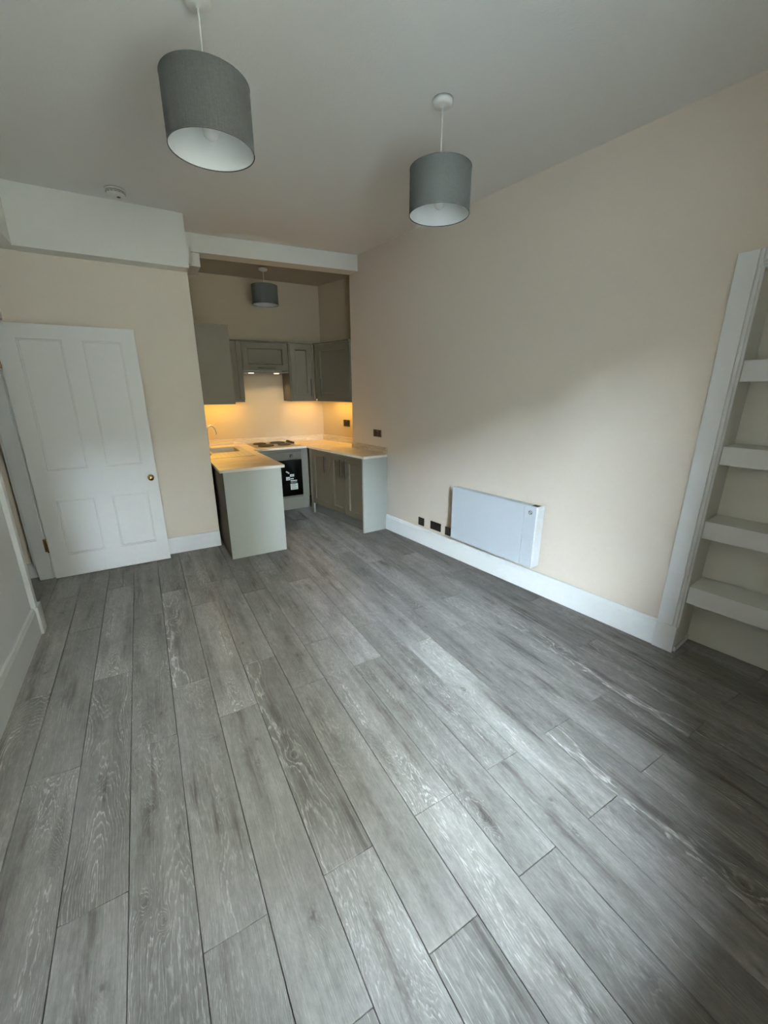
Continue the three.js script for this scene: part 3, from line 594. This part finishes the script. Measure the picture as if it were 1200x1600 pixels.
// wall cabinets
const UB = 1.468, UT = 2.140, UZ = -5.37;
{
  const t = thing('wall_cabinet', 'tall grey wall cabinet over the sink, its plain end facing the room', 'cabinet', [0, 0, 0], 0);
  put(t, 'end_panel', [bx(0.536, 1.447, -4.518, 0.852, 2.195, -4.50, 0.0015)], M.unit);
  put(t, 'carcass', [bx(0.536, 1.468, -5.70, 0.828, 2.185, -4.52)], M.unit);
  for (const [a, b] of [[-5.02, -4.52], [-5.37, -5.024]]) { const g = new THREE.Group(); g.name = 'door'; g.position.set(0.850, 0, b); g.rotation.y = Math.PI / 2; t.add(g); shaker(g, 0.002, 1.470, b - a, 2.185, 0.07, 'door_leaf'); }
}
{
  const t = thing('wall_cabinet', 'narrow grey corner wall cabinet left of the cooker hood', 'cabinet', [0, 0, UZ]);
  put(t, 'corner_panel', [bx(0.856, UB, -0.02, 1.078, UT, 0, 0.0015)], M.unit);
  put(t, 'pilaster', [bx(1.082, UB, -0.02, 1.137, UT, 0.003, 0.002)], M.unit);
  put(t, 'carcass', [bx(0.856, UB, -0.32, 1.135, UT, -0.022)], M.unit);
  put(t, 'pelmet', [bx(0.856, UB - 0.028, -0.045, 1.137, UB - 0.0005, -0.025)], M.unit);
  put(t, 'cornice', [bx(0.856, UT + 0.001, -0.32, 1.137, UT + 0.016, 0.012, 0.002)], M.unit);
}
{
  const t = thing('hood_cabinet', 'short grey flap-door cabinet above the cooker hood', 'cabinet', [0, 0, UZ]);
  put(t, 'carcass', [bx(1.140, 1.83, -0.31, 1.711, UT, -0.022)], M.unit);
  const d = shaker(t, 1.142, 1.812, 1.709, UT - 0.002, 0.07); barHandle(d, [1.315, 1.842], [1.530, 1.842]);
  put(t, 'cornice', [bx(1.139, UT + 0.001, -0.32, 1.712, UT + 0.016, 0.012, 0.002)], M.unit);
}
{
  const t = thing('cooker_hood', 'slim built-in cooker hood with two lit lamps', 'cooker hood', [0, 0, UZ]);
  put(t, 'hood_body', [bx(1.142, 1.786, -0.30, 1.709, 1.808, -0.004, 0.002)], M.steelDark);
  for (const x of [1.245, 1.563]) {
    const e = put(t, 'hood_lamp', [at(disc(0.032, 0.004, 28), x, 1.7835, -0.055)], std(0x221a10, 0.4, { emissive: new THREE.Color(1.0, 0.86, 0.58), emissiveIntensity: 5 }), 'small lit round lamp');
    e.castShadow = false;
    const s = new THREE.SpotLight(SPOT, SPOT_POWER, 0, rad(62), 0.5, 2); s.position.set(x, 1.778, UZ - 0.055 - 0.06); s.target.position.set(x, 0.9, UZ - 0.12); s.castShadow = true; s.shadow.radius = 2; s.name = 'hood_lamp_light';
    scene.add(s, s.target);
  }
}
{
  const t = thing('wall_cabinet', 'grey single-door wall cabinet right of the cooker hood', 'cabinet', [0, 0, UZ]);
  put(t, 'side_panel', [bx(1.713, UB - 0.028, -0.31, 1.735, UT, 0.003, 0.002)], M.unit);
  put(t, 'carcass', [bx(1.737, UB, -0.28, 2.028, UT, -0.022)], M.unit);
  const d = shaker(t, 1.738, UB, 2.020, UT - 0.003, 0.065); barHandle(d, [1.992, 1.502], [1.992, 1.718]);
  put(t, 'corner_post', [bx(2.023, UB, -0.02, 2.045, UT, 0.0, 0.002)], M.unit);
  put(t, 'pelmet', [bx(1.736, UB - 0.028, -0.045, 2.075, UB - 0.0005, -0.025)], M.unit);
  put(t, 'cornice', [bx(1.713, UT + 0.001, -0.28, 2.045, UT + 0.016, 0.012, 0.002)], M.unit);
}
const U0 = [2.232, -4.672], U1 = [2.052, -5.37];
{
  const x = U0[0] - U1[0], z = U0[1] - U1[1], l = Math.hypot(x, z);
  const t = thing('wall_cabinet', 'grey wall cabinet on the right wall of the kitchen recess', 'cabinet', [U1[0], 0, U1[1]], turnOf(x / l, z / l));
  put(t, 'corner_filler', [bx(0.003, UB, -0.02, 0.052, UT, 0, 0.0015)], M.unit);
  put(t, 'carcass', [bx(0.05, UB, -0.262, l - 0.014, UT, -0.022)], M.unit);
  const d = shaker(t, 0.055, UB, l - 0.018, UT - 0.003, 0.075); barHandle(d, [0.178, 1.500], [0.178, 1.722]);
  put(t, 'end_panel', [bx(l - 0.014, UB - 0.028, -0.265, l + 0.003, UT, 0.003, 0.0015)], M.unit);
  put(t, 'pelmet', [bx(0.01, UB - 0.028, -0.045, l - 0.015, UB - 0.0005, -0.025)], M.unit);
  put(t, 'cornice', [bx(0.0, UT + 0.001, -0.262, l + 0.003, UT + 0.016, 0.012, 0.002)], M.unit);
}
// warm light strips under the wall cabinets
function strip(label, x, z, len, turn) {
  const t = thing('light_strip', label, 'light', [x, 1.452, z], turn, 'warm strips under the wall cabinets');
  put(t, 'housing', [bx(-len / 2, 0.004, -0.012, len / 2, 0.014, 0.012)], M.plastic);
  const e = put(t, 'lit_diffuser', [bx(-len / 2 + 0.004, 0, -0.010, len / 2 - 0.004, 0.004, 0.010)], std(0x332210, 0.5, { emissive: WARM, emissiveIntensity: 3 })); e.castShadow = false;
  const L = new THREE.RectAreaLight(WARM, STRIP_POWER, len - 0.01, 0.02); L.name = 'strip_light';
  L.position.set(x, 1.449, z); L.rotation.set(-Math.PI / 2, 0, 0); L.rotation.order = 'YXZ'; L.rotation.y = turn; scene.add(L);
}
strip('warm light strip under the wall cabinet over the sink', 0.66, -5.0, 0.9, Math.PI / 2);
strip('warm light strip under the corner cabinet left of the hood', 0.86, -5.56, 0.52, 0);
strip('warm light strip under the cabinet right of the hood', 1.95, -5.52, 0.40, 0);
{ const dx = AW[1][0] - AW[0][0], dz = AW[1][1] - AW[0][1], l = Math.hypot(dx, dz); strip('warm light strip under the cabinet on the right kitchen wall', 2.28, -5.05, 0.62, turnOf(dx / l, dz / l)); }

scene.traverse((o) => { if (o.isMesh) { o.castShadow = o.castShadow !== false; o.receiveShadow = true; } });
renderer.render(scene, camera);
